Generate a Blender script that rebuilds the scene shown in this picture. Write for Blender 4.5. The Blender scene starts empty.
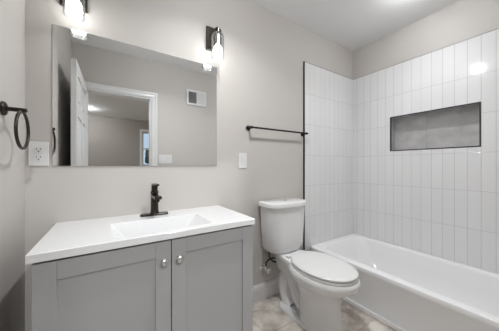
import bpy, bmesh, math, random
from mathutils import Vector, Matrix
random.seed(4)
PI = math.pi
R = math.radians
S = bpy.context.scene
C = S.collection

# ------------------------------------------------------------------ camera, world, lights, exposure
# axes: x runs right along the mirror wall (y = 0), the room lies at negative y, z is up
CX0, CY0, CZ0 = 0.0, -1.465, 1.12
cam_d = bpy.data.cameras.new('camera')
cam_d.sensor_width = 36.0
cam_d.lens = 216.0 / 499.0 * 36.0
cam_d.clip_start = 0.01
cam = bpy.data.objects.new('camera', cam_d)
cam.location = (CX0, CY0, CZ0)
cam.rotation_euler = (R(90), 0, R(-32.8))
C.objects.link(cam)
S.camera = cam

W = bpy.data.worlds.new('sky')
S.world = W
W.use_nodes = True
bg = W.node_tree.nodes['Background']
bg.inputs['Color'].default_value = (0.62, 0.79, 1.0, 1)
bg.inputs['Strength'].default_value = 0.9

S.view_settings.view_transform = 'Standard'
S.view_settings.look = 'None'
S.view_settings.gamma = 1.0
S.view_settings.use_curve_mapping = False
S.view_settings.exposure = 0.18

E_DOWN_VANITY, E_DOWN_TUB = 165.0, 118.0
E_BEAM_VANITY, E_BEAM_TUB = 8.2, 2.3
E_BULB = 15.5
E_BEDROOM = 700.0
E_HALL_FILL = 42.0

XL, XR = -0.346, 2.372            # bathroom side walls
YF = -1.524                       # wall with the doorway
HC = 2.45                         # ceiling


def area(name, loc, size, power, spread=180, col=(0.965, 0.985, 1.0)):
    d = bpy.data.lights.new(name, 'AREA')
    d.shape = 'DISK'
    d.size = size
    d.energy = power
    d.spread = R(spread)
    d.color = col
    o = bpy.data.objects.new(name, d)
    o.location = loc
    C.objects.link(o)
    return o


area('beam_over_vanity', (0.59, -0.69, HC - 0.052), 0.055, E_BEAM_VANITY, 140)
area('beam_over_tub', (1.86, -0.80, HC - 0.052), 0.07, E_BEAM_TUB, 120)
area('fill_by_doorway', (0.1, -2.6, HC - 0.012), 0.14, E_HALL_FILL)  # added unseen fill lamp, brightens the cabinet front through the doorway


# ------------------------------------------------------------------ materials


def principled(name, col, rough=0.5, metal=0.0, spec=0.5, coat=0.0):
    m = bpy.data.materials.new(name)
    m.use_nodes = True
    b = m.node_tree.nodes['Principled BSDF']
    b.inputs['Base Color'].default_value = (*col, 1)
    b.inputs['Roughness'].default_value = rough
    b.inputs['Metallic'].default_value = metal
    b.inputs['Specular IOR Level'].default_value = spec
    b.inputs['Coat Weight'].default_value = coat
    return m


def nodes(m):
    return m.node_tree.nodes, m.node_tree.links, m.node_tree.nodes['Principled BSDF']


def add_noise_bump(m, scale, strength, dist=0.002):
    N, L, b = nodes(m)
    tc = N.new('ShaderNodeTexCoord')
    no = N.new('ShaderNodeTexNoise')
    no.inputs['Scale'].default_value = scale
    no.inputs['Detail'].default_value = 4
    bu = N.new('ShaderNodeBump')
    bu.inputs['Strength'].default_value = strength
    bu.inputs['Distance'].default_value = dist
    L.new(tc.outputs['Object'], no.inputs['Vector'])
    L.new(no.outputs['Fac'], bu.inputs['Height'])
    L.new(bu.outputs['Normal'], b.inputs['Normal'])
    return m


def mottle(m, c1, c2, scale, detail=6, lo=0.3, hi=0.7, stretch=(1, 1, 1)):
    N, L, b = nodes(m)
    tc = N.new('ShaderNodeTexCoord')
    mp = N.new('ShaderNodeMapping')
    mp.inputs['Scale'].default_value = stretch
    no = N.new('ShaderNodeTexNoise')
    no.inputs['Scale'].default_value = scale
    no.inputs['Detail'].default_value = detail
    no.inputs['Roughness'].default_value = 0.6
    cr = N.new('ShaderNodeValToRGB')
    cr.color_ramp.elements[0].position = lo
    cr.color_ramp.elements[0].color = (*c1, 1)
    cr.color_ramp.elements[1].position = hi
    cr.color_ramp.elements[1].color = (*c2, 1)
    L.new(tc.outputs['Object'], mp.inputs['Vector'])
    L.new(mp.outputs['Vector'], no.inputs['Vector'])
    L.new(no.outputs['Fac'], cr.inputs['Fac'])
    L.new(cr.outputs['Color'], b.inputs['Base Color'])
    return cr


def tile_material(name, axis_u, off_u, off_v, tw, th, c, grout, rough, mortar=0.0016):
    """stacked vertical wall tiles: brick texture on (u, z) of the object's own space"""
    m = principled(name, c, rough)
    N, L, b = nodes(m)
    tc = N.new('ShaderNodeTexCoord')
    sp = N.new('ShaderNodeSeparateXYZ')
    L.new(tc.outputs['Object'], sp.inputs['Vector'])
    au = N.new('ShaderNodeMath'); au.operation = 'SUBTRACT'; au.inputs[1].default_value = off_u
    av = N.new('ShaderNodeMath'); av.operation = 'SUBTRACT'; av.inputs[1].default_value = off_v
    L.new(sp.outputs[axis_u], au.inputs[0])
    L.new(sp.outputs['Z'], av.inputs[0])
    cb = N.new('ShaderNodeCombineXYZ')
    L.new(au.outputs[0], cb.inputs['X'])
    L.new(av.outputs[0], cb.inputs['Y'])
    br = N.new('ShaderNodeTexBrick')
    br.offset = 0.0
    br.inputs['Scale'].default_value = 1.0
    br.inputs['Brick Width'].default_value = tw
    br.inputs['Row Height'].default_value = th
    br.inputs['Mortar Size'].default_value = mortar
    br.inputs['Mortar Smooth'].default_value = 0.3
    br.inputs['Color1'].default_value = (*c, 1)
    br.inputs['Color2'].default_value = (c[0] * .97, c[1] * .97, c[2] * .97, 1)
    br.inputs['Mortar'].default_value = (*grout, 1)
    L.new(cb.outputs[0], br.inputs['Vector'])
    L.new(br.outputs['Color'], b.inputs['Base Color'])
    inv = N.new('ShaderNodeMath'); inv.operation = 'SUBTRACT'; inv.inputs[0].default_value = 1.0
    L.new(br.outputs['Fac'], inv.inputs[1])
    # every tile is very slightly dished
    no = N.new('ShaderNodeTexNoise'); no.inputs['Scale'].default_value = 9.0; no.inputs['Detail'].default_value = 1
    L.new(tc.outputs['Object'], no.inputs['Vector'])
    mx = N.new('ShaderNodeMath'); mx.operation = 'MULTIPLY_ADD'; mx.inputs[1].default_value = 0.55
    L.new(no.outputs['Fac'], mx.inputs[0]); L.new(inv.outputs[0], mx.inputs[2])
    bu = N.new('ShaderNodeBump'); bu.inputs['Strength'].default_value = 0.45; bu.inputs['Distance'].default_value = 0.0016
    L.new(mx.outputs[0], bu.inputs['Height'])
    L.new(bu.outputs['Normal'], b.inputs['Normal'])
    return m


M = {}
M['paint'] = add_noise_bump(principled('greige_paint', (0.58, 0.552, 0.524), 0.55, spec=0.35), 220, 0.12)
M['paint_bed_dimmed'] = add_noise_bump(principled('greige_paint_bedroom_dimmed', (0.34, 0.312, 0.285), 0.6, spec=0.3), 220, 0.12)  # greige darkened in colour to keep the bedroom dim despite the added fill
M['ceiling'] = add_noise_bump(principled('ceiling_white', (0.88, 0.88, 0.885), 0.8, spec=0.2), 160, 0.15)
M['trim'] = principled('white_trim_paint', (0.76, 0.76, 0.76), 0.3)
M['tile_back'] = tile_material('white_tile_back', 'X', 1.562, 1.22 - 0.298 * 10, 0.0762, 0.298, (0.83, 0.83, 0.836), (0.62, 0.62, 0.62), 0.10)
M['tile_right'] = tile_material('white_tile_right', 'Y', -0.66 - 0.0757 * 20, 1.22 - 0.298 * 10, 0.0757, 0.298, (0.83, 0.83, 0.836), (0.56, 0.56, 0.56), 0.10)
M['porcelain'] = principled('porcelain', (0.82, 0.82, 0.823), 0.08, coat=0.3)
M['plastic_white'] = principled('white_plastic', (0.78, 0.78, 0.775), 0.22)
M['acrylic'] = principled('white_tub_enamel', (0.90, 0.90, 0.905), 0.13)
M['counter'] = principled('white_cultured_marble', (0.73, 0.73, 0.733), 0.16)
M['cab'] = principled('grey_cabinet_paint', (0.345, 0.345, 0.348), 0.38)
M['black'] = principled('matte_black_metal', (0.012, 0.0115, 0.011), 0.42, 0.0, 0.3)
M['bronze'] = principled('dark_bronze_metal', (0.055, 0.048, 0.043), 0.27, 0.85)
M['dark'] = principled('dark_void', (0.02, 0.02, 0.02), 0.8)
M['nickel'] = principled('satin_nickel', (0.62, 0.61, 0.60), 0.28, 1.0)
M['chrome'] = principled('chrome', (0.82, 0.82, 0.82), 0.08, 1.0)
M['hose'] = principled('braided_black_hose', (0.03, 0.03, 0.032), 0.4, 0.3)
M['vent'] = principled('vent_white', (0.78, 0.78, 0.78), 0.4)
M['vent_shaded'] = principled('vent_shade_grey', (0.30, 0.30, 0.31), 0.5)  # darker copy of the vent white, shade of the open half put into colour
M['slot'] = principled('socket_slot', (0.05, 0.05, 0.05), 0.6)
M['mirror'] = principled('mirror_silver', (0.90, 0.91, 0.905), 0.004, 1.0)
M['carpet'] = add_noise_bump(principled('bedroom_carpet', (0.42, 0.38, 0.33), 0.95, spec=0.1), 90, 0.5)
M['grey_edge'] = principled('plain_grey_line', (0.30, 0.30, 0.30), 0.5, 0.0)  # plain grey for thin lines on the tile
M['edge_dark'] = principled('dark_metal_edge', (0.045, 0.045, 0.045), 0.35, 0.7)
M['leaf'] = principled('foliage', (0.06, 0.09, 0.04), 0.8)
M['bark'] = principled('bark', (0.08, 0.06, 0.045), 0.9)
M['caulk'] = principled('white_caulk', (0.72, 0.72, 0.71), 0.5)

# floor: large warm beige stone-look tiles
M['floor'] = principled('beige_stone_tile', (0.5, 0.45, 0.4), 0.32)


def build_floor_mat():
    m = M['floor']
    N, L, b = nodes(m)
    tc = N.new('ShaderNodeTexCoord')
    n1 = N.new('ShaderNodeTexNoise'); n1.inputs['Scale'].default_value = 5.5; n1.inputs['Detail'].default_value = 8; n1.inputs['Roughness'].default_value = 0.62
    n1.inputs['Distortion'].default_value = 0.15
    L.new(tc.outputs['Object'], n1.inputs['Vector'])
    cr = N.new('ShaderNodeValToRGB')
    e = cr.color_ramp.elements
    e[0].position = 0.37; e[0].color = (0.36, 0.31, 0.28, 1)
    e[1].position = 0.62; e[1].color = (0.78, 0.73, 0.67, 1)
    mid = e.new(0.5); mid.color = (0.60, 0.545, 0.495, 1)
    L.new(n1.outputs['Fac'], cr.inputs['Fac'])
    br = N.new('ShaderNodeTexBrick')
    br.offset = 0.5
    br.inputs['Scale'].default_value = 1.0
    br.inputs['Brick Width'].default_value = 0.61
    br.inputs['Row Height'].default_value = 0.305
    br.inputs['Mortar Size'].default_value = 0.003
    br.inputs['Mortar Smooth'].default_value = 0.2
    br.inputs['Color1'].default_value = (1, 1, 1, 1)
    br.inputs['Color2'].default_value = (0.86, 0.84, 0.82, 1)
    br.inputs['Mortar'].default_value = (0.66, 0.63, 0.60, 1)
    mp = N.new('ShaderNodeMapping'); mp.inputs['Location'].default_value = (0.05, 0.33, 0)
    L.new(tc.outputs['Object'], mp.inputs['Vector'])
    L.new(mp.outputs['Vector'], br.inputs['Vector'])
    mx = N.new('ShaderNodeMix'); mx.data_type = 'RGBA'; mx.blend_type = 'MULTIPLY'; mx.inputs[0].default_value = 1.0
    L.new(cr.outputs['Color'], mx.inputs[6]); L.new(br.outputs['Color'], mx.inputs[7])
    L.new(mx.outputs[2], b.inputs['Base Color'])
    bu = N.new('ShaderNodeBump'); bu.inputs['Strength'].default_value = 0.3; bu.inputs['Distance'].default_value = 0.002; bu.invert = True
    L.new(br.outputs['Fac'], bu.inputs['Height']); L.new(bu.outputs['Normal'], b.inputs['Normal'])


build_floor_mat()

M['niche'] = principled('grey_concrete_look_tile', (0.3, 0.3, 0.3), 0.45)
mottle(M['niche'], (0.36, 0.355, 0.355), (0.58, 0.57, 0.57), 9.0, 9, 0.25, 0.78, (1, 1, 1.3))

# thin clear glass: mostly transparent with fresnel reflections
mg = bpy.data.materials.new('clear_glass')
mg.use_nodes = True
N = mg.node_tree.nodes; L = mg.node_tree.links
N.clear()
out = N.new('ShaderNodeOutputMaterial'); mixs = N.new('ShaderNodeMixShader')
tr = N.new('ShaderNodeBsdfTransparent'); tr.inputs['Color'].default_value = (0.93, 0.94, 0.94, 1)
gl = N.new('ShaderNodeBsdfGlossy'); gl.inputs['Roughness'].default_value = 0.02
lw = N.new('ShaderNodeLayerWeight'); lw.inputs['Blend'].default_value = 0.35
pw = N.new('ShaderNodeMath'); pw.operation = 'POWER'; pw.inputs[1].default_value = 1.3
cl = N.new('ShaderNodeMath'); cl.operation = 'MULTIPLY_ADD'; cl.inputs[1].default_value = 0.75; cl.inputs[2].default_value = 0.05
L.new(lw.outputs['Facing'], pw.inputs[0]); L.new(pw.outputs[0], cl.inputs[0]); L.new(cl.outputs[0], mixs.inputs['Fac']); L.new(tr.outputs[0], mixs.inputs[1]); L.new(gl.outputs[0], mixs.inputs[2])
L.new(mixs.outputs[0], out.inputs['Surface'])
M['glass'] = mg


def emit(name, col, s):
    m = bpy.data.materials.new(name)
    m.use_nodes = True
    N = m.node_tree.nodes; L = m.node_tree.links
    N.clear()
    o = N.new('ShaderNodeOutputMaterial'); e = N.new('ShaderNodeEmission')
    e.inputs['Color'].default_value = (*col, 1); e.inputs['Strength'].default_value = s
    L.new(e.outputs[0], o.inputs['Surface'])
    return m


M['bulb'] = emit('glowing_bulb', (1.0, 0.99, 0.975), E_BULB)

# ------------------------------------------------------------------ mesh helpers


def add_box(bm, x0, x1, y0, y1, z0, z1, bev=0.0, seg=2):
    b = bmesh.new()
    vs = [b.verts.new((x, y, z)) for z in (z0, z1) for y in (y0, y1) for x in (x0, x1)]
    for f in ((0, 2, 3, 1), (4, 5, 7, 6), (0, 1, 5, 4), (2, 6, 7, 3), (0, 4, 6, 2), (1, 3, 7, 5)):
        b.faces.new([vs[i] for i in f])
    bmesh.ops.recalc_face_normals(b, faces=b.faces)
    if bev > 0:
        bmesh.ops.bevel(b, geom=list(b.edges), offset=bev, segments=seg, profile=0.5, affect='EDGES')
    merge(bm, b)


def merge(bm, b, mat=None):
    if mat is not None:
        b.transform(mat)
    me = bpy.data.meshes.new('tmp')
    b.to_mesh(me); b.free()
    bm.from_mesh(me)
    bpy.data.meshes.remove(me)


def box_bm(*a, **k):
    bm = bmesh.new(); add_box(bm, *a, **k); return bm


def loft(bm, rings, cap0=True, cap1=True):
    R_ = []
    for r in rings:
        R_.append([bm.verts.new(p) for p in r])
    n = len(R_[0])
    for a, b in zip(R_, R_[1:]):
        for i in range(n):
            j = (i + 1) % n
            bm.faces.new((a[i], a[j], b[j], b[i]))
    if cap0: bm.faces.new(list(reversed(R_[0])))
    if cap1: bm.faces.new(R_[-1])
    return bm


def add_lathe(bm, prof, n=24, mat=None, cap=True):
    """prof = [(r, z)...] revolved about z"""
    b = bmesh.new()
    rings = [[(r * math.cos(2 * PI * i / n), r * math.sin(2 * PI * i / n), z) for i in range(n)] for r, z in prof]
    loft(b, rings, cap, cap)
    bmesh.ops.recalc_face_normals(b, faces=b.faces)
    merge(bm, b, mat)


def frame_of(t):
    t = t.normalized()
    a = Vector((0, 0, 1)) if abs(t.z) < 0.9 else Vector((1, 0, 0))
    u = t.cross(a).normalized()
    return u, t.cross(u).normalized()


def add_tube(bm, pts, r, n=12, closed=False):
    pts = [Vector(p) for p in pts]
    rr = r if isinstance(r, (list, tuple)) else [r] * len(pts)
    rings = []
    prev = None
    m = len(pts)
    for i, p in enumerate(pts):
        if closed:
            t = pts[(i + 1) % m] - pts[i - 1]
        else:
            t = pts[min(i + 1, m - 1)] - pts[max(i - 1, 0)]
        t.normalize()
        if prev is None:
            u, v = frame_of(t)
        else:
            u = (prev - t * prev.dot(t)).normalized(); v = t.cross(u).normalized()
        prev = u
        rings.append([p + (u * math.cos(2 * PI * k / n) + v * math.sin(2 * PI * k / n)) * rr[i] for k in range(n)])
    if closed:
        b = bmesh.new()
        V = [[b.verts.new(q) for q in r_] for r_ in rings]
        for a in range(m):
            c = (a + 1) % m
            for k in range(n):
                l = (k + 1) % n
                b.faces.new((V[a][k], V[a][l], V[c][l], V[c][k]))
    else:
        b = bmesh.new(); loft(b, rings)
    bmesh.ops.recalc_face_normals(b, faces=b.faces)
    merge(bm, b)


def smooth_path(pts, n=8):
    P = [Vector(p) for p in pts]
    P = [P[0] * 2 - P[1]] + P + [P[-1] * 2 - P[-2]]
    o = []
    for i in range(1, len(P) - 2):
        for k in range(n):
            t = k / n
            a, b, c, d = P[i - 1], P[i], P[i + 1], P[i + 2]
            o.append(0.5 * ((2 * b) + (c - a) * t + (2 * a - 5 * b + 4 * c - d) * t * t + (3 * b - a - 3 * c + d) * t ** 3))
    o.append(P[-2])
    return o


def rrect(x0, x1, y0, y1, z, r, n=5):
    """rounded rectangle ring, counter-clockwise"""
    o = []
    for cx, cy, a0 in ((x1 - r, y1 - r, 0), (x0 + r, y1 - r, 90), (x0 + r, y0 + r, 180), (x1 - r, y0 + r, 270)):
        for k in range(n + 1):
            a = R(a0 + 90 * k / n)
            o.append((cx + r * math.cos(a), cy + r * math.sin(a), z))
    return o


def obj(name, bm, m, parent=None, smooth=False, angle=40):
    me = bpy.data.meshes.new(name)
    bmesh.ops.recalc_face_normals(bm, faces=bm.faces)
    bm.to_mesh(me); bm.free()
    me.materials.append(m)
    if smooth:
        me.polygons.foreach_set('use_smooth', [True] * len(me.polygons))
        me.set_sharp_from_angle(angle=R(angle))
    o = bpy.data.objects.new(name, me)
    C.objects.link(o)
    if parent is not None:
        o.parent = parent
        p = parent; off = Vector((0, 0, 0))
        while p is not None:
            off += Vector(p.location); p = p.parent
        me.transform(Matrix.Translation(-off))
    return o


def thing(name, label, cat, loc, group=None):
    """Empty at the thing's base; parts are given in world coordinates and moved under it"""
    o = bpy.data.objects.new(name, None)
    o.empty_display_size = 0.05
    o.location = loc
    C.objects.link(o)
    o['label'] = label; o['category'] = cat
    if group: o['group'] = group
    return o


def tag(o, label, cat, group=None):
    o['label'] = label; o['category'] = cat
    if group: o['group'] = group
    return o


def struct(name, bm, m, label=None, cat=None, smooth=False):
    o = obj(name, bm, m, smooth=smooth)
    o['kind'] = 'structure'
    if label: o['label'] = label; o['category'] = cat
    return o


def boxes(*bs, bev=0.0):
    bm = bmesh.new()
    for b in bs: add_box(bm, *b, bev=bev)
    return bm


# ------------------------------------------------------------------ setting: bathroom shell
DX0, DX1, DZ = -0.226, 0.436, 1.972      # doorway in the front wall
TH = 0.115
struct('floor', box_bm(XL - .1, XR + .2, YF - TH, 0.1, -0.1, 0.0), M['floor'], 'beige stone-look tile floor of the bathroom', 'floor')
struct('ceiling', box_bm(XL - .1, XR + .2, YF - TH, 0.1, HC, HC + 0.1), M['ceiling'], 'smooth white bathroom ceiling', 'ceiling')
struct('wall_back', box_bm(XL - .1, XR + .2, 0.0, 0.1, 0.0, HC), M['paint'], 'greige painted wall behind the mirror and toilet', 'wall')
struct('wall_left', box_bm(XL - .1, XL, YF, 0.0, 0.0, HC), M['paint'], 'greige painted wall carrying the towel ring', 'wall')
struct('wall_front', boxes((XL - .1, DX0, YF - TH, YF, 0, HC), (DX1, XR + .2, YF - TH, YF, 0, HC), (DX0, DX1, YF - TH, YF, DZ, HC)),
       M['paint'], 'greige wall with the doorway, seen in the mirror', 'wall')

# right wall with the opening of the niche
NY0, NY1, NZ0, NZ1, ND = -1.038, -0.401, 1.263, 1.607, 0.09
TT, TZ = 0.009, 2.116
XW = XR + TT                              # painted wall plane lies behind the tile face


def wall_hole(x0, x1, y0, y1, z0, z1):
    return boxes((x0, x1, y0, y1, z0, NZ0), (x0, x1, y0, y1, NZ1, z1), (x0, x1, y0, NY0, NZ0, NZ1), (x0, x1, NY1, y1, NZ0, NZ1))


struct('wall_right', wall_hole(XW, XW + 0.191, YF, 0.0, 0.0, HC), M['paint'], 'greige wall above the long run of white tile', 'wall')
TX0 = 1.562
struct('wall_tile_back', box_bm(TX0 + .006, XR, -TT, 0.0, 0.30, TZ), M['tile_back'], 'stacked white vertical tiles at the end of the tub', 'tile wall')
struct('wall_tile_right', wall_hole(XR, XW, YF, 0.0, 0.325, TZ), M['tile_right'], 'stacked white vertical tiles along the tub around the niche', 'tile wall')
struct('trim_1', box_bm(TX0 - .004, TX0 + .0065, -0.0115, 0.0, 0.0, TZ + .002), M['black'], 'thin black metal strip edging the tile beside the toilet', 'tile trim')
struct('trim_2', box_bm(TX0 + .0065, XR - TT, -0.0105, 0.0, TZ, TZ + .003), M['grey_edge'], 'thin grey line along the top of the tile at the tub end', 'tile trim')
struct('trim_3', box_bm(XR - .0015, XW, YF, -.0105, TZ, TZ + .003), M['grey_edge'], 'thin grey line along the top of the long tiled wall', 'tile trim')


def baseboard(name, axis, a0, a1, face, sgn, label):
    """moulded profile swept along x or y; face = wall plane, sgn = direction into the room"""
    prof = [(0, 0), (.015, 0), (.015, .102), (.012, .108), (.0125, .116), (.008, .126), (.005, .135), (0, .135)]
    bm = bmesh.new()
    rings = []
    for a in (a0, a1):
        rings.append([((a, face + sgn * d, z) if axis == 'x' else (face + sgn * d, a, z)) for d, z in prof])
    loft(bm, rings)
    return struct(name, bm, M['trim'], label, 'baseboard')


baseboard('baseboard_back', 'x', 0.69, TX0 - .003, 0.0, -1, 'white baseboard under the wall between vanity and tub')
baseboard('baseboard_left', 'y', YF + .02, -0.50, XL, 1, 'white baseboard along the towel ring wall')
baseboard('baseboard_front', 'x', DX1 + .085, 1.64, YF, 1, 'white baseboard beside the doorway')

# door casing (bath side) and jamb
CW = 0.072


def casing(name, x0, x1, ztop, y, sgn, w, z0=0.0, mid=None):
    bm = bmesh.new()
    prof = [(0.004, .0), (0.004, .010), (.018, .014), (w * .55, .012), (w * .72, .018), (w - .006, .018), (w, .012), (w, 0)]
    # sweep around the opening with mitred corners
    def ring(px, pz, dx, dz):
        return [(px + dx * d, y + sgn * t, pz + dz * d) for d, t in prof]
    rings = [ring(x0, z0, -1, 0), ring(x0, ztop, -1, 1), ring(x1, ztop, 1, 1), ring(x1, z0, 1, 0)]
    loft(bm, rings)
    return bm


struct('trim_4', casing('c', DX0, DX1, DZ, YF, 1, CW), M['trim'], 'white moulded casing around the bathroom doorway', 'door casing')
struct('trim_5', boxes((DX0, DX0 + .012, YF - TH, YF, 0, DZ), (DX1 - .012, DX1, YF - TH, YF, 0, DZ), (DX0 + .012, DX1 - .012, YF - TH, YF, DZ - .012, DZ)),
       M['trim'], 'white door jamb lining the doorway', 'door jamb')
struct('trim_6', casing('c', DX0, DX1, DZ, YF - TH, -1, CW), M['trim'], 'white casing on the bedroom side of the doorway', 'door casing')

# open six-panel door, swung in against the left wall
dw, dt, dh = 0.725, 0.036, 1.975
door = thing('door_1', 'white six-panel bathroom door swung open beside the left wall, seen in mirror', 'door', (DX0 + .008, YF + .022, 0.008))
door['kind'] = 'structure'


def door_leaf():
    bm = bmesh.new()
    # local: width along +x from the hinge, thickness along y, panels recessed on both faces
    st, cm = 0.09, 0.075
    cols = [(st, (dw - cm) / 2), ((dw + cm) / 2, dw - st)]
    rows = [(0.20, 0.80), (0.93, 1.53), (1.64, dh - 0.10)]
    add_box(bm, 0, dw, dt * .3, dt * .7, 0, dh)
    for y0, y1 in ((0, dt * .3), (dt * .7, dt)):
        add_box(bm, 0, st, y0, y1, 0, dh); add_box(bm, dw - st, dw, y0, y1, 0, dh)
        add_box(bm, cols[0][1], cols[1][0], y0, y1, 0, dh)
        zs = [0, rows[0][0], rows[0][1], rows[1][0], rows[1][1], rows[2][0], rows[2][1], dh]
        for x0, x1 in cols:
            for z0, z1 in zip(zs[0::2], zs[1::2]):
                add_box(bm, x0, x1, y0, y1, z0, z1)
            for z0, z1 in rows:
                add_box(bm, x0 + .028, x1 - .028, y0 + (.003 if y0 == 0 else 0), y1 - (0 if y0 == 0 else .003), z0 + .028, z1 - .028, bev=.004)
    return bm


ang = R(91.0)
Mdoor = Matrix.Rotation(ang, 4, 'Z')


def door_part(name, bm, m, smooth=False):
    bm.transform(Mdoor)
    me_o = obj(name, bm, m, smooth=smooth)
    me_o.parent = door
    return me_o


door_part('door_leaf', door_leaf(), M['trim'])
kb = bmesh.new()
add_lathe(kb, [(.026, 0), (.026, .004), (.012, .010), (.010, .024), (.024, .028), (.027, .033), (.024, .038), (.008, .040)], 20,
          Matrix.Translation((dw - .085, 0, .93)) @ Matrix.Rotation(R(90), 4, 'X'))
door_part('door_knob', kb, M['black'], True)
for z in (.2, .98, 1.75):
    hb = bmesh.new()
    add_lathe(hb, [(.006, 0), (.006, .09)], 12, Matrix.Translation((-.004, dt + .004, z)))
    door_part('hinge', hb, M['black'], True)

# bedroom beyond the doorway (seen only through the mirror)
BX0, BX1, BY = -2.2, 2.4, -5.65
YB = YF - TH
WX0, WX1, WZ0, WZ1 = 0.80, 1.62, 1.12, 2.12
struct('floor_bedroom', box_bm(BX0, BX1, BY - .15, YB, -0.1, -0.002), M['carpet'], 'beige bedroom carpet beyond the doorway', 'floor')
struct('ceiling_bedroom', box_bm(BX0, BX1, BY - .15, YB, HC, HC + .1), M['ceiling'], 'white bedroom ceiling seen through the doorway', 'ceiling')
struct('wall_bedroom_left', box_bm(BX0 - .1, BX0, BY - .15, YB, 0, HC), M['paint_bed_dimmed'])
struct('wall_bedroom_right', box_bm(BX1, BX1 + .1, BY - .15, YB, 0, HC), M['paint_bed_dimmed'])
struct('wall_bedroom_near', box_bm(BX0, XL - .1, YB, YB + .1, 0, HC), M['paint_bed_dimmed'])
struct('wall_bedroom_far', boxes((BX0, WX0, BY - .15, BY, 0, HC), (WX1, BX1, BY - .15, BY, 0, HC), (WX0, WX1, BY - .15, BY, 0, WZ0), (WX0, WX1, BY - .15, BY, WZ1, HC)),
       M['paint_bed_dimmed'], 'brown-greige bedroom wall with the window', 'wall')
win = thing('window_1', 'white framed bedroom window with sky outside, seen through the doorway in the mirror', 'window', (WX0, BY - .1, WZ0))
win['kind'] = 'structure'
ww = .035
obj('window_frame', boxes((WX0, WX0 + ww, BY - .11, BY - .05, WZ0, WZ1), (WX1 - ww, WX1, BY - .11, BY - .05, WZ0, WZ1),
                          (WX0 + ww, WX1 - ww, BY - .11, BY - .05, WZ0, WZ0 + ww), (WX0 + ww, WX1 - ww, BY - .11, BY - .05, WZ1 - ww, WZ1),
                          (WX0 + ww, WX1 - ww, BY - .10, BY - .06, 1.60, 1.64)), M['trim'], win)
obj('pane', box_bm(WX0 + ww, WX1 - ww, BY - .083, BY - .079, WZ0 + ww, WZ1 - ww), M['glass'], win)
bm = casing('c', WX0, WX1, WZ1, BY, 1, .07, WZ0)
obj('window_casing', bm, M['trim'], win)
obj('window_sill', box_bm(WX0 - .09, WX1 + .09, BY - .05, BY + .04, WZ0 - .03, WZ0, bev=.004), M['trim'], win)


def bush(x, y, h, r, name, label):
    t = thing(name, label, 'tree', (x, y, -0.3))
    b = bmesh.new()
    add_tube(b, [(x, y, -.3), (x + .05, y, h * .5), (x, y, h * .8)], [.16, .11, .05], 8)
    obj('trunk', b, M['bark'], t)
    b = bmesh.new()
    for k in range(26):
        q = bmesh.new()
        bmesh.ops.create_icosphere(q, subdivisions=2, radius=r * random.uniform(.25, .5))
        for v in q.verts: v.co *= random.uniform(.75, 1.2)
        a = random.uniform(0, 2 * PI); d = r * random.uniform(0, .75)
        merge(b, q, Matrix.Translation((x + d * math.cos(a), y + d * math.sin(a), h * .45 + random.uniform(0, .5) * h)))
    obj('crown', b, M['leaf'], t)


bush(3.2, -14.0, 2.1, 1.5, 'garden_tree', 'dark green tree outside the bedroom window, seen in the mirror')
g = obj('ground', box_bm(-30, 30, -60, BY - .16, -.6, -.3), M['leaf']); g['kind'] = 'structure'

# ------------------------------------------------------------------ bathtub
BX = 1.633
t = thing('bathtub', 'white alcove bathtub along the tiled wall beside the toilet', 'bathtub', (BX, 0, 0))
x0, x1, y0, y1, zr = BX, XR - .001, YF + .002, -TT - .001, 0.334
bm = bmesh.new()
rings = [rrect(x0 + .012, x1, y0, y1, 0.0, .004),
         rrect(x0 + .010, x1, y0, y1, zr - .055, .004),
         rrect(x0 + .002, x1, y0, y1, zr - .040, .006),
         rrect(x0, x1, y0, y1, zr - .018, .008),
         rrect(x0 + .005, x1, y0, y1, zr - .005, .010),
         rrect(x0 + .018, x1 - .003, y0 + .004, y1 - .004, zr, .014),
         rrect(x0 + .070, x1 - .040, y0 + .06, y1 - .055, zr, .10),
         rrect(x0 + .082, x1 - .049, y0 + .07, y1 - .066, zr - .006, .11),
         rrect(x0 + .092, x1 - .056, y0 + .08, y1 - .078, zr - .022, .12),
         rrect(x0 + .110, x1 - .075, y0 + .10, y1 - .14, zr - .14, .14),
         rrect(x0 + .135, x1 - .100, y0 + .12, y1 - .22, zr - .245, .14),
         rrect(x0 + .165, x1 - .130, y0 + .15, y1 - .26, zr - .275, .13)]
loft(bm, rings)
obj('tub_shell', bm, M['acrylic'], t, True, 35)
obj('base_strip', box_bm(x0 - .006, x0 + .0115, y0, y1, 0, .034, bev=.005), M['acrylic'], t)
bm = bmesh.new()
dzz = zr - .275
add_lathe(bm, [(.032, dzz), (.032, dzz + .003), (.024, dzz + .005), (.020, dzz + .003)], 20, Matrix.Translation(((x0 + x1) / 2, y0 + .28, 0)))
obj('drain', bm, M['black'], t, True)

# ------------------------------------------------------------------ shower niche
t = thing('shower_niche', 'grey stone-look recessed shower niche with dark metal edge in the white tile', 'shower niche', (XR, (NY0 + NY1) / 2, NZ0))
q = .006
bk = XR + ND
obj('niche_lining', boxes((bk, bk + .01, NY0, NY1, NZ0, NZ1), (XR + .012, bk, NY0, NY0 + q, NZ0, NZ1), (XR + .012, bk, NY1 - q, NY1, NZ0, NZ1),
                          (XR + .012, bk, NY0 + q, NY1 - q, NZ0, NZ0 + q), (XR + .012, bk, NY0 + q, NY1 - q, NZ1 - q, NZ1)), M['niche'], t)
e = .009
obj('edge_trim', boxes((XR - .0015, XR + .012, NY0, NY0 + e, NZ0, NZ1), (XR - .0015, XR + .012, NY1 - e, NY1, NZ0, NZ1),
                       (XR - .0015, XR + .012, NY0 + e, NY1 - e, NZ0, NZ0 + e), (XR - .0015, XR + .012, NY0 + e, NY1 - e, NZ1 - e, NZ1)), M['edge_dark'], t)
yj = -0.405 - (0.637 * .42)
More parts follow.
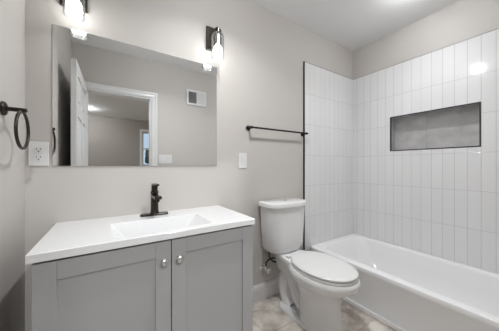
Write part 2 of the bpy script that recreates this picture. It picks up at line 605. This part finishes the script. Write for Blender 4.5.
obj('grout_joint', box_bm(bk - .0006, bk + .001, yj - .0012, yj + .0012, NZ0 + q, NZ1 - q), M['grey_edge'], t)

# ------------------------------------------------------------------ vanity
VX0, VX1, VY, VZ = -0.222, 0.668, -0.462, 0.797
CXL, CXR, CYF, CZT = -0.234, 0.674, -0.478, 0.827
GX = 0.2305
van = thing('vanity_cabinet', 'grey shaker two-door bathroom vanity cabinet under the white sink top', 'cabinet', (GX, -0.23, 0))
pt = .016
obj('cabinet_body', boxes((VX0, VX0 + pt, VY + .02, -.002, 0, VZ), (VX1 - pt, VX1, VY + .02, -.002, 0, VZ), (VX0 + pt, VX1 - pt, -.010, -.002, .1, VZ),
                          (VX0 + pt, VX1 - pt, VY + .02, -.010, .10, .116), (VX0 + pt, VX1 - pt, VY + .06, VY + .072, 0, .10),
                          (VX0 + pt, VX0 + .04, VY + .021, VY + .037, .116, VZ - .05),
                          (VX1 - .04, VX1 - pt, VY + .021, VY + .037, .116, VZ - .05)), M['cab'], van)


def shaker(x0, x1, z0, z1, yf, th, st, rail):
    bm = bmesh.new()
    b = .0016
    add_box(bm, x0, x0 + st, yf, yf + th, z0, z1, bev=b)
    add_box(bm, x1 - st, x1, yf, yf + th, z0, z1, bev=b)
    add_box(bm, x0 + st, x1 - st, yf, yf + th, z1 - rail, z1, bev=b)
    add_box(bm, x0 + st, x1 - st, yf, yf + th, z0, z0 + rail, bev=b)
    add_box(bm, x0 + st - .004, x1 - st + .004, yf + .009, yf + .014, z0 + rail - .004, z1 - rail + .004)
    return bm


for x0, x1, kx in ((VX0, GX - .0018, .1965), (GX + .0018, VX1, .262)):
    d = obj('door', shaker(x0, x1, .105, VZ - .011, VY, .019, .064, .068), M['cab'], van)
    kb = bmesh.new()
    add_lathe(kb, [(.0095, 0), (.0065, .004), (.006, .012), (.010, .016), (.0148, .020), (.0160, .0245), (.0138, .029), (.0078, .0320), (.001, .0328)], 24,
              Matrix.Translation((kx, VY, .702)) @ Matrix.Rotation(R(90), 4, 'X'))
    obj('knob', kb, M['nickel'], d, True, 60)

top = thing('vanity_sink_top', 'white one-piece sink top with rectangular basin on the grey vanity', 'sink top', (GX, -.23, VZ))
bm = bmesh.new()
hx0, hx1, hy0, hy1 = 0.0, 0.442, -0.438, -0.178     # basin opening
zt = CZT
rings = [rrect(hx0 + .050, hx1 - .050, hy0 + .006, hy1 - .016, zt - .112, .02),
         rrect(hx0 - .004, hx1 + .004, hy0 - .002, hy1 + .006, zt - .030, .02),
         rrect(CXL, CXR, CYF, -.001, zt - .030, .003),
         rrect(CXL, CXR, CYF, -.001, zt - .003, .003),
         rrect(CXL + .003, CXR - .003, CYF + .003, -.001, zt, .004),
         rrect(hx0, hx1, hy0, hy1, zt, .012),
         rrect(hx0 + .004, hx1 - .004, hy0 + .003, hy1 - .002, zt - .003, .012),
         rrect(hx0 + .062, hx1 - .070, hy0 + .016, hy1 - .016, zt - .088, .018),
         rrect(hx0 + .080, hx1 - .088, hy0 + .034, hy1 - .034, zt - .100, .018)]
loft(bm, rings)
obj('basin_slab', bm, M['counter'], top, True, 25)
bm = bmesh.new()
add_lathe(bm, [(.020, zt - .0998), (.020, zt - .097), (.014, zt - .095), (.004, zt - .0945)], 20, Matrix.Translation(((hx0 + hx1) / 2, -.335, 0)))
obj('drain', bm, M['black'], top, True)

# faucet
FX, FY, FZ = 0.221, -0.082, CZT
fa = thing('faucet', 'dark bronze single-handle faucet standing on the white sink top', 'faucet', (FX, FY, FZ))
bm = bmesh.new()
loft(bm, [rrect(FX - .078, FX + .078, FY - .026, FY + .026, FZ + z, r, 8) if s == 0 else rrect(FX - .078 + s, FX + .078 - s, FY - .026 + s, FY + .026 - s, FZ + z, r - s, 8)
          for z, r, s in ((0, .0255, 0), (.007, .0255, 0), (.010, .0255, .003))])
obj('deck_plate', bm, M['bronze'], fa, True)
bm = bmesh.new()
add_lathe(bm, [(.027, FZ + .008), (.025, FZ + .014), (.0215, FZ + .03), (.020, FZ + .10), (.020, FZ + .128), (.0225, FZ + .131), (.0225, FZ + .140), (.018, FZ + .142)], 24, Matrix.Translation((FX, FY, 0)))
obj('faucet_body', bm, M['bronze'], fa, True)
bm = bmesh.new()
add_box(bm, FX - .0185, FX + .0185, FY - .120, FY + .004, FZ + .102, FZ + .120, bev=.003)
Mt = Matrix.Translation((FX, FY, FZ + .11)) @ Matrix.Rotation(R(-2), 4, 'X') @ Matrix.Translation((-FX, -FY, -FZ - .11))
bm.transform(Mt)
sp = obj('spout', bm, M['bronze'], fa)
bm = bmesh.new()
add_lathe(bm, [(.010, FZ + .092), (.010, FZ + .106)], 16, Matrix.Translation((FX, FY - .102, 0)))
obj('aerator', bm, M['black'], sp, True)
bm = bmesh.new()
add_lathe(bm, [(.018, FZ + .142), (.0175, FZ + .146), (.0175, FZ + .176), (.017, FZ + .180)], 24, Matrix.Translation((FX, FY, 0)))
add_box(bm, FX - .015, FX + .015, FY - .070, FY + .018, FZ + .176, FZ + .186, bev=.003)
obj('handle', bm, M['bronze'], fa, True)

# ------------------------------------------------------------------ mirror
MX0, MX1, MZ0, MZ1 = -0.246, 0.655, 1.118, 1.838
mi = thing('wall_mirror', 'large frameless rectangular mirror on the wall above the vanity', 'mirror', ((MX0 + MX1) / 2, 0, MZ0))
bm = bmesh.new()
add_box(bm, MX0, MX1, -.0055, -.001, MZ0, MZ1)
obj('mirror_glass', bm, M['mirror'], mi)

# ------------------------------------------------------------------ sconces


def sconce(px, jx, label):
    pz0, pz1 = 1.945, 2.112
    t = thing('wall_sconce', label, 'wall light', (px, 0, pz0), 'sconces above the mirror')
    obj('back_plate', box_bm(px - .058, px + .058, -.018, -.001, pz0, pz1, bev=.003), M['bronze'], t)
    jy = -.098
    bm = bmesh.new()
    add_tube(bm, smooth_path([(px, -.016, 2.075), (jx, -.05, 2.078), (jx, -.085, 2.074), (jx, jy, 2.055)], 6), .0075, 12)
    add_lathe(bm, [(.020, 0), (.018, .008), (.009, .012)], 20, Matrix.Translation((px, -.017, 2.075)) @ Matrix.Rotation(R(90), 4, 'X'))
    obj('arm', bm, M['bronze'], t, True)
    bm = bmesh.new()
    add_lathe(bm, [(.010, 2.060), (.023, 2.052), (.023, 2.022), (.019, 2.018)], 20, Matrix.Translation((jx, jy, 0)))
    obj('socket_cup', bm, M['bronze'], t, True)
    bm = bmesh.new()
    add_lathe(bm, [(.0165, 2.0185), (.0165, 1.962), (.0175, 1.958), (.0175, 1.951), (.013, 1.949)], 20, Matrix.Translation((jx, jy, 0)))
    obj('lamp_holder', bm, M['nickel'], t, True)
    # clear jar, open at the bottom, with a thick rim
    prof = [(.0225, 2.030), (.030, 2.028), (.038, 2.020), (.0425, 2.006), (.0435, 1.98), (.0435, 1.868), (.0450, 1.862), (.0435, 1.857), (.0410, 1.860), (.0410, 1.98), (.040, 2.004), (.036, 2.017), (.029, 2.025), (.0225, 2.0265)]
    bm = bmesh.new()
    rings = [[(jx + r * math.cos(2 * PI * i / 32), jy + r * math.sin(2 * PI * i / 32), z) for i in range(32)] for r, z in prof]
    loft(bm, rings, False, False)
    obj('glass_shade', bm, M['glass'], t, True, 50)
    bm = bmesh.new()
    add_lathe(bm, [(.013, 1.9485), (.019, 1.941), (.029, 1.926), (.033, 1.908), (.031, 1.889), (.020, 1.874), (.002, 1.869)], 24, Matrix.Translation((jx, jy, 0)))
    obj('light_bulb', bm, M['bulb'], t, True)


sconce(-.160, -.150, 'dark bronze wall sconce with clear jar, above the left end of the mirror')
sconce(.630, .622, 'dark bronze wall sconce with clear jar, above the right end of the mirror')

# ------------------------------------------------------------------ towel ring, towel bar
ry, rz = -.264, 1.338
t = thing('towel_ring', 'dark metal towel ring hanging on the left wall beside the outlet', 'towel ring', (XL, ry, rz))
bm = bmesh.new()
add_lathe(bm, [(.027, .001), (.027, .006), (.024, .010), (.012, .014)], 28, Matrix.Translation((XL, ry, rz)) @ Matrix.Rotation(R(90), 4, 'Y'))
obj('wall_mount', bm, M['bronze'], t, True)
bm = bmesh.new()
add_lathe(bm, [(.0085, .012), (.0085, .066), (.007, .068)], 16, Matrix.Translation((XL, ry, rz)) @ Matrix.Rotation(R(90), 4, 'Y'))
obj('post', bm, M['bronze'], t, True)
bm = bmesh.new()
rr = .072
add_tube(bm, [(XL + .055, ry + rr * math.sin(2 * PI * k / 48), rz - .007 - rr + rr * math.cos(2 * PI * k / 48)) for k in range(48)], .0055, 12, True)
obj('ring', bm, M['bronze'], t, True)

bz = 1.420
t = thing('towel_bar', 'straight black towel bar on the wall above the toilet', 'towel bar', (1.235, 0, bz))
for x in (.93, 1.545):
    bm = bmesh.new()
    add_lathe(bm, [(.021, .001), (.021, .006), (.018, .009), (.009, .011), (.008, .052)], 24, Matrix.Translation((x, 0, bz)) @ Matrix.Rotation(R(90), 4, 'X'))
    bmesh.ops.create_uvsphere(bm, u_segments=16, v_segments=10, radius=.0115, matrix=Matrix.Translation((x, -.055, bz)))
    obj('post', bm, M['black'], t, True)
bm = bmesh.new()
add_tube(bm, [(.915, -.055, bz), (1.56, -.055, bz)], .0075, 14)
obj('bar', bm, M['black'], t, True)

# ------------------------------------------------------------------ outlet, switches
ox, oz = -.297, 1.178
t = thing('wall_outlet', 'white duplex wall outlet left of the mirror', 'outlet', (ox, 0, oz))
obj('cover_plate', box_bm(ox - .037, ox + .037, -.006, -.001, oz - .060, oz + .060, bev=.0025), M['plastic_white'], t)
for s in (-1, 1):
    zc = oz + s * .0195
    bm = bmesh.new()
    loft(bm, [rrect(ox - .017, ox + .017, zc - .0145, zc + .0145, z, .0125) for z in (-.0055, -.0085)])
    bm.transform(Matrix(((1, 0, 0, 0), (0, 0, 1, 0), (0, 1, 0, 0), (0, 0, 0, 1))))
    r = obj('receptacle', bm, M['plastic_white'], t)
    obj('slots', boxes((ox - .0085, ox - .0062, -.0092, -.0082, zc - .001, zc + .009), (ox + .0062, ox + .0085, -.0092, -.0082, zc, zc + .0085),
                       (ox - .0028, ox + .0028, -.0092, -.0082, zc - .0105, zc - .0055)), M['slot'], r)

sx, sz = .877, 1.158
t = thing('light_switch', 'white single rocker switch on the wall between mirror and towel bar', 'switch', (sx, 0, sz))
obj('cover_plate', box_bm(sx - .037, sx + .037, -.006, -.001, sz - .060, sz + .060, bev=.0025), M['plastic_white'], t)
bm = box_bm(sx - .0165, sx + .0165, -.0085, -.0055, sz - .033, sz + .033, bev=.001)
bm.transform(Matrix.Translation((0, -.007, sz)) @ Matrix.Rotation(R(3), 4, 'X') @ Matrix.Translation((0, .007, -sz)))
obj('rocker', bm, M['plastic_white'], t)
obj('rocker_frame', boxes((sx - .018, sx - .0168, -.0068, -.0055, sz - .0345, sz + .0345), (sx + .0168, sx + .018, -.0068, -.0055, sz - .0345, sz + .0345),
                          (sx - .0168, sx + .0168, -.0068, -.0055, sz - .0345, sz - .0333), (sx - .0168, sx + .0168, -.0068, -.0055, sz + .0333, sz + .0345)), M['vent'], t)

gx, gz = .608, 1.204
t = thing('switch_bank', 'white triple switch plate beside the doorway, reflected in the mirror', 'switch', (gx, YF, gz))
obj('cover_plate', box_bm(gx - .081, gx + .081, YF + .001, YF + .006, gz - .058, gz + .058, bev=.0025), M['plastic_white'], t)
for k in (-1, 0, 1):
    obj('rocker', box_bm(gx + k * .046 - .0165, gx + k * .046 + .0165, YF + .0055, YF + .0085, gz - .033, gz + .033, bev=.001), M['plastic_white'], t)

# vent register on the doorway wall
vx0, vx1, vz0, vz1 = .885, 1.168, 1.965, 2.175
t = thing('air_vent', 'white two-way air vent high on the doorway wall, reflected in the mirror', 'vent', ((vx0 + vx1) / 2, YF, vz0))
fw = .026
obj('vent_frame', boxes((vx0, vx0 + fw, YF + .001, YF + .012, vz0, vz1), (vx1 - fw, vx1, YF + .001, YF + .012, vz0, vz1), (vx0 + fw, vx1 - fw, YF + .001, YF + .012, vz0, vz0 + fw),
                        (vx0 + fw, vx1 - fw, YF + .001, YF + .012, vz1 - fw, vz1), (vx0 + .138, vx0 + .145, YF + .001, YF + .012, vz0 + fw, vz1 - fw)), M['vent'], t)
obj('duct_shade', box_bm(vx0 + fw, vx0 + .138, YF + .001, YF + .003, vz0 + fw, vz1 - fw), M['vent_shaded'], t)  # grey sheet standing for the shade behind the open blades
nl = 9
for xa, xb, a in ((vx0 + fw, vx0 + .138, 8), (vx0 + .145, vx1 - fw, 78)):
    bm = bmesh.new()
    for k in range(nl):
        zc = vz0 + fw + (vz1 - vz0 - 2 * fw) * (k + .5) / nl
        q_ = box_bm(xa, xb, -.006 if a < 45 else -.008, .006 if a < 45 else .008, -.0006, .0006)
        merge(bm, q_, Matrix.Translation((0, YF + .0105, zc)) @ Matrix.Rotation(R(a), 4, 'X'))
    obj('louver_blades', bm, M['vent'] if a > 45 else M['vent_shaded'], t)  # open half coloured darker to carry its shade

# ------------------------------------------------------------------ toilet
TXC = 1.215
to = thing('toilet', 'white two-piece elongated toilet between the vanity and the bathtub', 'toilet', (TXC, -.36, 0))


def egg(yb, yf, hw, z, n=40, sq=2.4, mid=0.42):
    """elongated bowl outline: back at yb, front tip at yf, half width hw"""
    ym = yb + (yf - yb) * mid
    o = []
    for k in range(n):
        a = 2 * PI * k / n
        c, s = math.cos(a), math.sin(a)
        p = sq if s > 0 else 2.05
        x = hw * (abs(c) ** (2 / p)) * (1 if c >= 0 else -1)
        y = (abs(s) ** (2 / p)) * ((yb - ym) if s >= 0 else (yf - ym)) + ym
        o.append((TXC + x, y, z))
    return o


bm = bmesh.new()
# pedestal and bowl, floor to rim
loft(bm, [egg(-.335, -.660, .096, 0.0, sq=3.2, mid=.4),
          egg(-.335, -.656, .094, 0.03, sq=3.2, mid=.4),
          egg(-.330, -.640, .088, 0.08, sq=3.0, mid=.4),
          egg(-.325, -.628, .086, 0.17, sq=2.8, mid=.4),
          egg(-.310, -.626, .098, 0.235, sq=2.5, mid=.42),
          egg(-.292, -.640, .122, 0.285, sq=2.3, mid=.44),
          egg(-.268, -.686, .154, 0.325, sq=2.2, mid=.46),
          egg(-.252, -.722, .177, 0.350, sq=2.2, mid=.47),
          egg(-.246, -.738, .188, 0.372, sq=2.2, mid=.47),
          egg(-.245, -.742, .191, 0.390, sq=2.2, mid=.47),
          egg(-.247, -.740, .189, 0.404, sq=2.2, mid=.47),
          egg(-.252, -.732, .181, 0.414, sq=2.2, mid=.47)])
# deck that carries the tank
def wedge(hb, hf, yb, yf, z, r):
    return [(TXC + (x - TXC) * (hb + (hf - hb) * (y - yb) / (yf - yb)) / hf, y, z) for x, y, z in rrect(TXC - hf, TXC + hf, yf, yb, z, r)]


loft(bm, [wedge(.060, .080, -.09, -.34, .28, .03), wedge(.070, .105, -.07, -.35, .33, .04), wedge(.082, .135, -.055, -.36, .385, .04),
          wedge(.086, .142, -.050, -.36, .414, .04), wedge(.080, .136, -.056, -.35, .423, .035)])
# foot flange
loft(bm, [rrect(TXC - .100, TXC + .100, -.62, -.118, 0.0, .075), rrect(TXC - .100, TXC + .100, -.62, -.118, .022, .075), rrect(TXC - .090, TXC + .090, -.60, -.128, .032, .068)])
# trapway: rises from the bowl, loops over the rear and drops to the floor
add_tube(bm, smooth_path([(TXC, -.44, .10), (TXC, -.36, .075), (TXC, -.285, .12), (TXC, -.235, .22), (TXC, -.185, .265), (TXC, -.140, .22), (TXC, -.135, .12), (TXC, -.160, .05), (TXC, -.21, .01)], 6),
         [.064] * 6 + [.058] * 43, 18)
obj('bowl', bm, M['porcelain'], to, True, 50)
for s in (-1, 1):
    bm = bmesh.new()
    add_lathe(bm, [(.014, .030), (.014, .036), (.010, .046), (.002, .049)], 16, Matrix.Translation((TXC + s * .070, -.305, 0)))
    obj('bolt_cap', bm, M['plastic_white'], to, True)

# seat ring and cover
bm = bmesh.new()
loft(bm, [egg(-.268, -.726, .172, .4145, sq=2.1, mid=.5), egg(-.266, -.730, .176, .418, sq=2.1, mid=.5), egg(-.266, -.730, .176, .428, sq=2.1, mid=.5), egg(-.269, -.726, .172, .432, sq=2.1, mid=.5)])
obj('seat', bm, M['plastic_white'], to, True, 40)
bm = bmesh.new()
loft(bm, [egg(-.268, -.725, .172, .435, sq=2.15, mid=.5), egg(-.264, -.730, .177, .439, sq=2.15, mid=.5), egg(-.264, -.730, .177, .447, sq=2.15, mid=.5), egg(-.268, -.724, .171, .453, sq=2.15, mid=.5),
          egg(-.29, -.69, .142, .4575, sq=2.15, mid=.5), egg(-.35, -.60, .08, .459, sq=2.15, mid=.5)])
obj('seat_cover', bm, M['plastic_white'], to, True, 40)
for s in (-1, 1):
    obj('hinge', box_bm(TXC + s * .075 - .022, TXC + s * .075 + .022, -.268, -.235, .411, .440, bev=.006), M['plastic_white'], to)


def bow(hw, yb, ys, yc, z, n=14, rc=.02):
    """tank outline: straight back, short sides, bowed front"""
    o = []
    for k in range(5):                       # back right, rounded
        a = R(90 - 90 * k / 4)
        o.append((TXC + hw - rc + rc * math.cos(a), yb - rc + rc * math.sin(a), z))
    for k in range(n + 1):                   # bowed front, right to left
        a = PI * k / n
        c = math.cos(a)
        x = hw * (abs(c) ** .62) * (1 if c >= 0 else -1)
        o.append((TXC + x, ys + (yc - ys) * (math.sin(a) ** .8), z))
    for k in range(5):
        a = R(180 - 90 * k / 4)
        o.append((TXC - hw + rc + rc * math.cos(a), yb - rc + rc * math.sin(a), z))
    return o


ZL = .830
bm = bmesh.new()
loft(bm, [bow(.140, -.035, -.10, -.185, .424), bow(.162, -.028, -.105, -.198, .436), bow(.175, -.026, -.11, -.206, .468), bow(.184, -.025, -.115, -.212, .62), bow(.192, -.025, -.118, -.216, ZL - .042)])
obj('tank', bm, M['porcelain'], to, True, 50)
bm = bmesh.new()
loft(bm, [bow(.198, -.016, -.122, -.224, ZL - .041), bow(.204, -.014, -.124, -.230, ZL - .036), bow(.204, -.014, -.124, -.230, ZL - .010), bow(.199, -.018, -.122, -.225, ZL - .003), bow(.186, -.028, -.118, -.212, ZL)])
lid = obj('tank_lid', bm, M['porcelain'], to, True, 45)
bm = bmesh.new()
add_lathe(bm, [(.024, ZL - .001), (.024, ZL + .003), (.021, ZL + .005), (.002, ZL + .0055)], 24, Matrix.Translation((TXC, -.115, 0)))
obj('flush_button', bm, M['chrome'], lid, True)

# ------------------------------------------------------------------ water supply
vx, vz = 1.068, .275
t = thing('water_supply_valve', 'chrome angle stop valve with black braided hose on the wall behind the toilet', 'valve', (vx, 0, vz))
bm = bmesh.new()
add_lathe(bm, [(.026, .001), (.024, .006), (.010, .012)], 24, Matrix.Translation((vx, 0, vz)) @ Matrix.Rotation(R(90), 4, 'X'))
obj('escutcheon', bm, M['chrome'], t, True)
bm = bmesh.new()
add_tube(bm, [(vx, -.008, vz), (vx, -.085, vz)], .0085, 14)
add_tube(bm, [(vx, -.06, vz - .012), (vx, -.06, vz + .028)], .010, 14)
obj('valve_body', bm, M['chrome'], t, True)
bm = bmesh.new()
add_lathe(bm, [(.017, 0), (.019, .004), (.019, .012), (.015, .016)], 12, Matrix.Translation((vx, -.085, vz)) @ Matrix.Rotation(R(90), 4, 'X'))
obj('valve_handle', bm, M['chrome'], t, True)
bm = bmesh.new()
add_tube(bm, smooth_path([(vx, -.06, vz + .026), (vx - .002, -.062, vz + .055), (vx + .03, -.075, vz + .085), (vx + .075, -.09, vz + .082), (vx + .088, -.095, vz + .060), (vx + .060, -.09, vz + .058),
                          (vx + .025, -.085, vz + .085), (vx + .010, -.085, vz + .118), (vx + .010, -.085, .424)], 8), .0065, 10)
obj('supply_hose', bm, M['hose'], t, True)

# ------------------------------------------------------------------ ceiling lights


def disc_light(x, y, strength, label, r0=.045):
    """small surface-mounted ceiling light: white rim and an opal lens that stands a little proud"""
    t = thing('ceiling_light', label, 'ceiling light', (x, y, HC), 'round ceiling lights')
    bm = bmesh.new()
    rings = [[(x + r * math.cos(2 * PI * i / 40), y + r * math.sin(2 * PI * i / 40), z) for i in range(40)]
             for r, z in ((r0 + .020, HC), (r0 + .020, HC - .010), (r0 + .016, HC - .013), (r0 + .001, HC - .013), (r0 + .001, HC))]
    loft(bm, rings, False, False)
    obj('rim', bm, M['plastic_white'], t, True)
    bm = bmesh.new()
    add_lathe(bm, [(r0, HC - .001), (r0, HC - .030), (r0 * .93, HC - .040), (r0 * .75, HC - .046), (r0 * .4, HC - .049), (.002, HC - .050)], 40, Matrix.Translation((x, y, 0)))
    obj('lens', bm, emit('opal_lens', (0.965, 0.985, 1.0), strength), t, True)


disc_light(1.86, -.80, E_DOWN_TUB, 'round white ceiling light above the bathtub')
disc_light(.59, -.69, E_DOWN_VANITY, 'round white ceiling light in front of the vanity', .036)
disc_light(-.53, -4.77, E_BEDROOM, 'round white bedroom ceiling light, seen through the doorway in the mirror', .035)
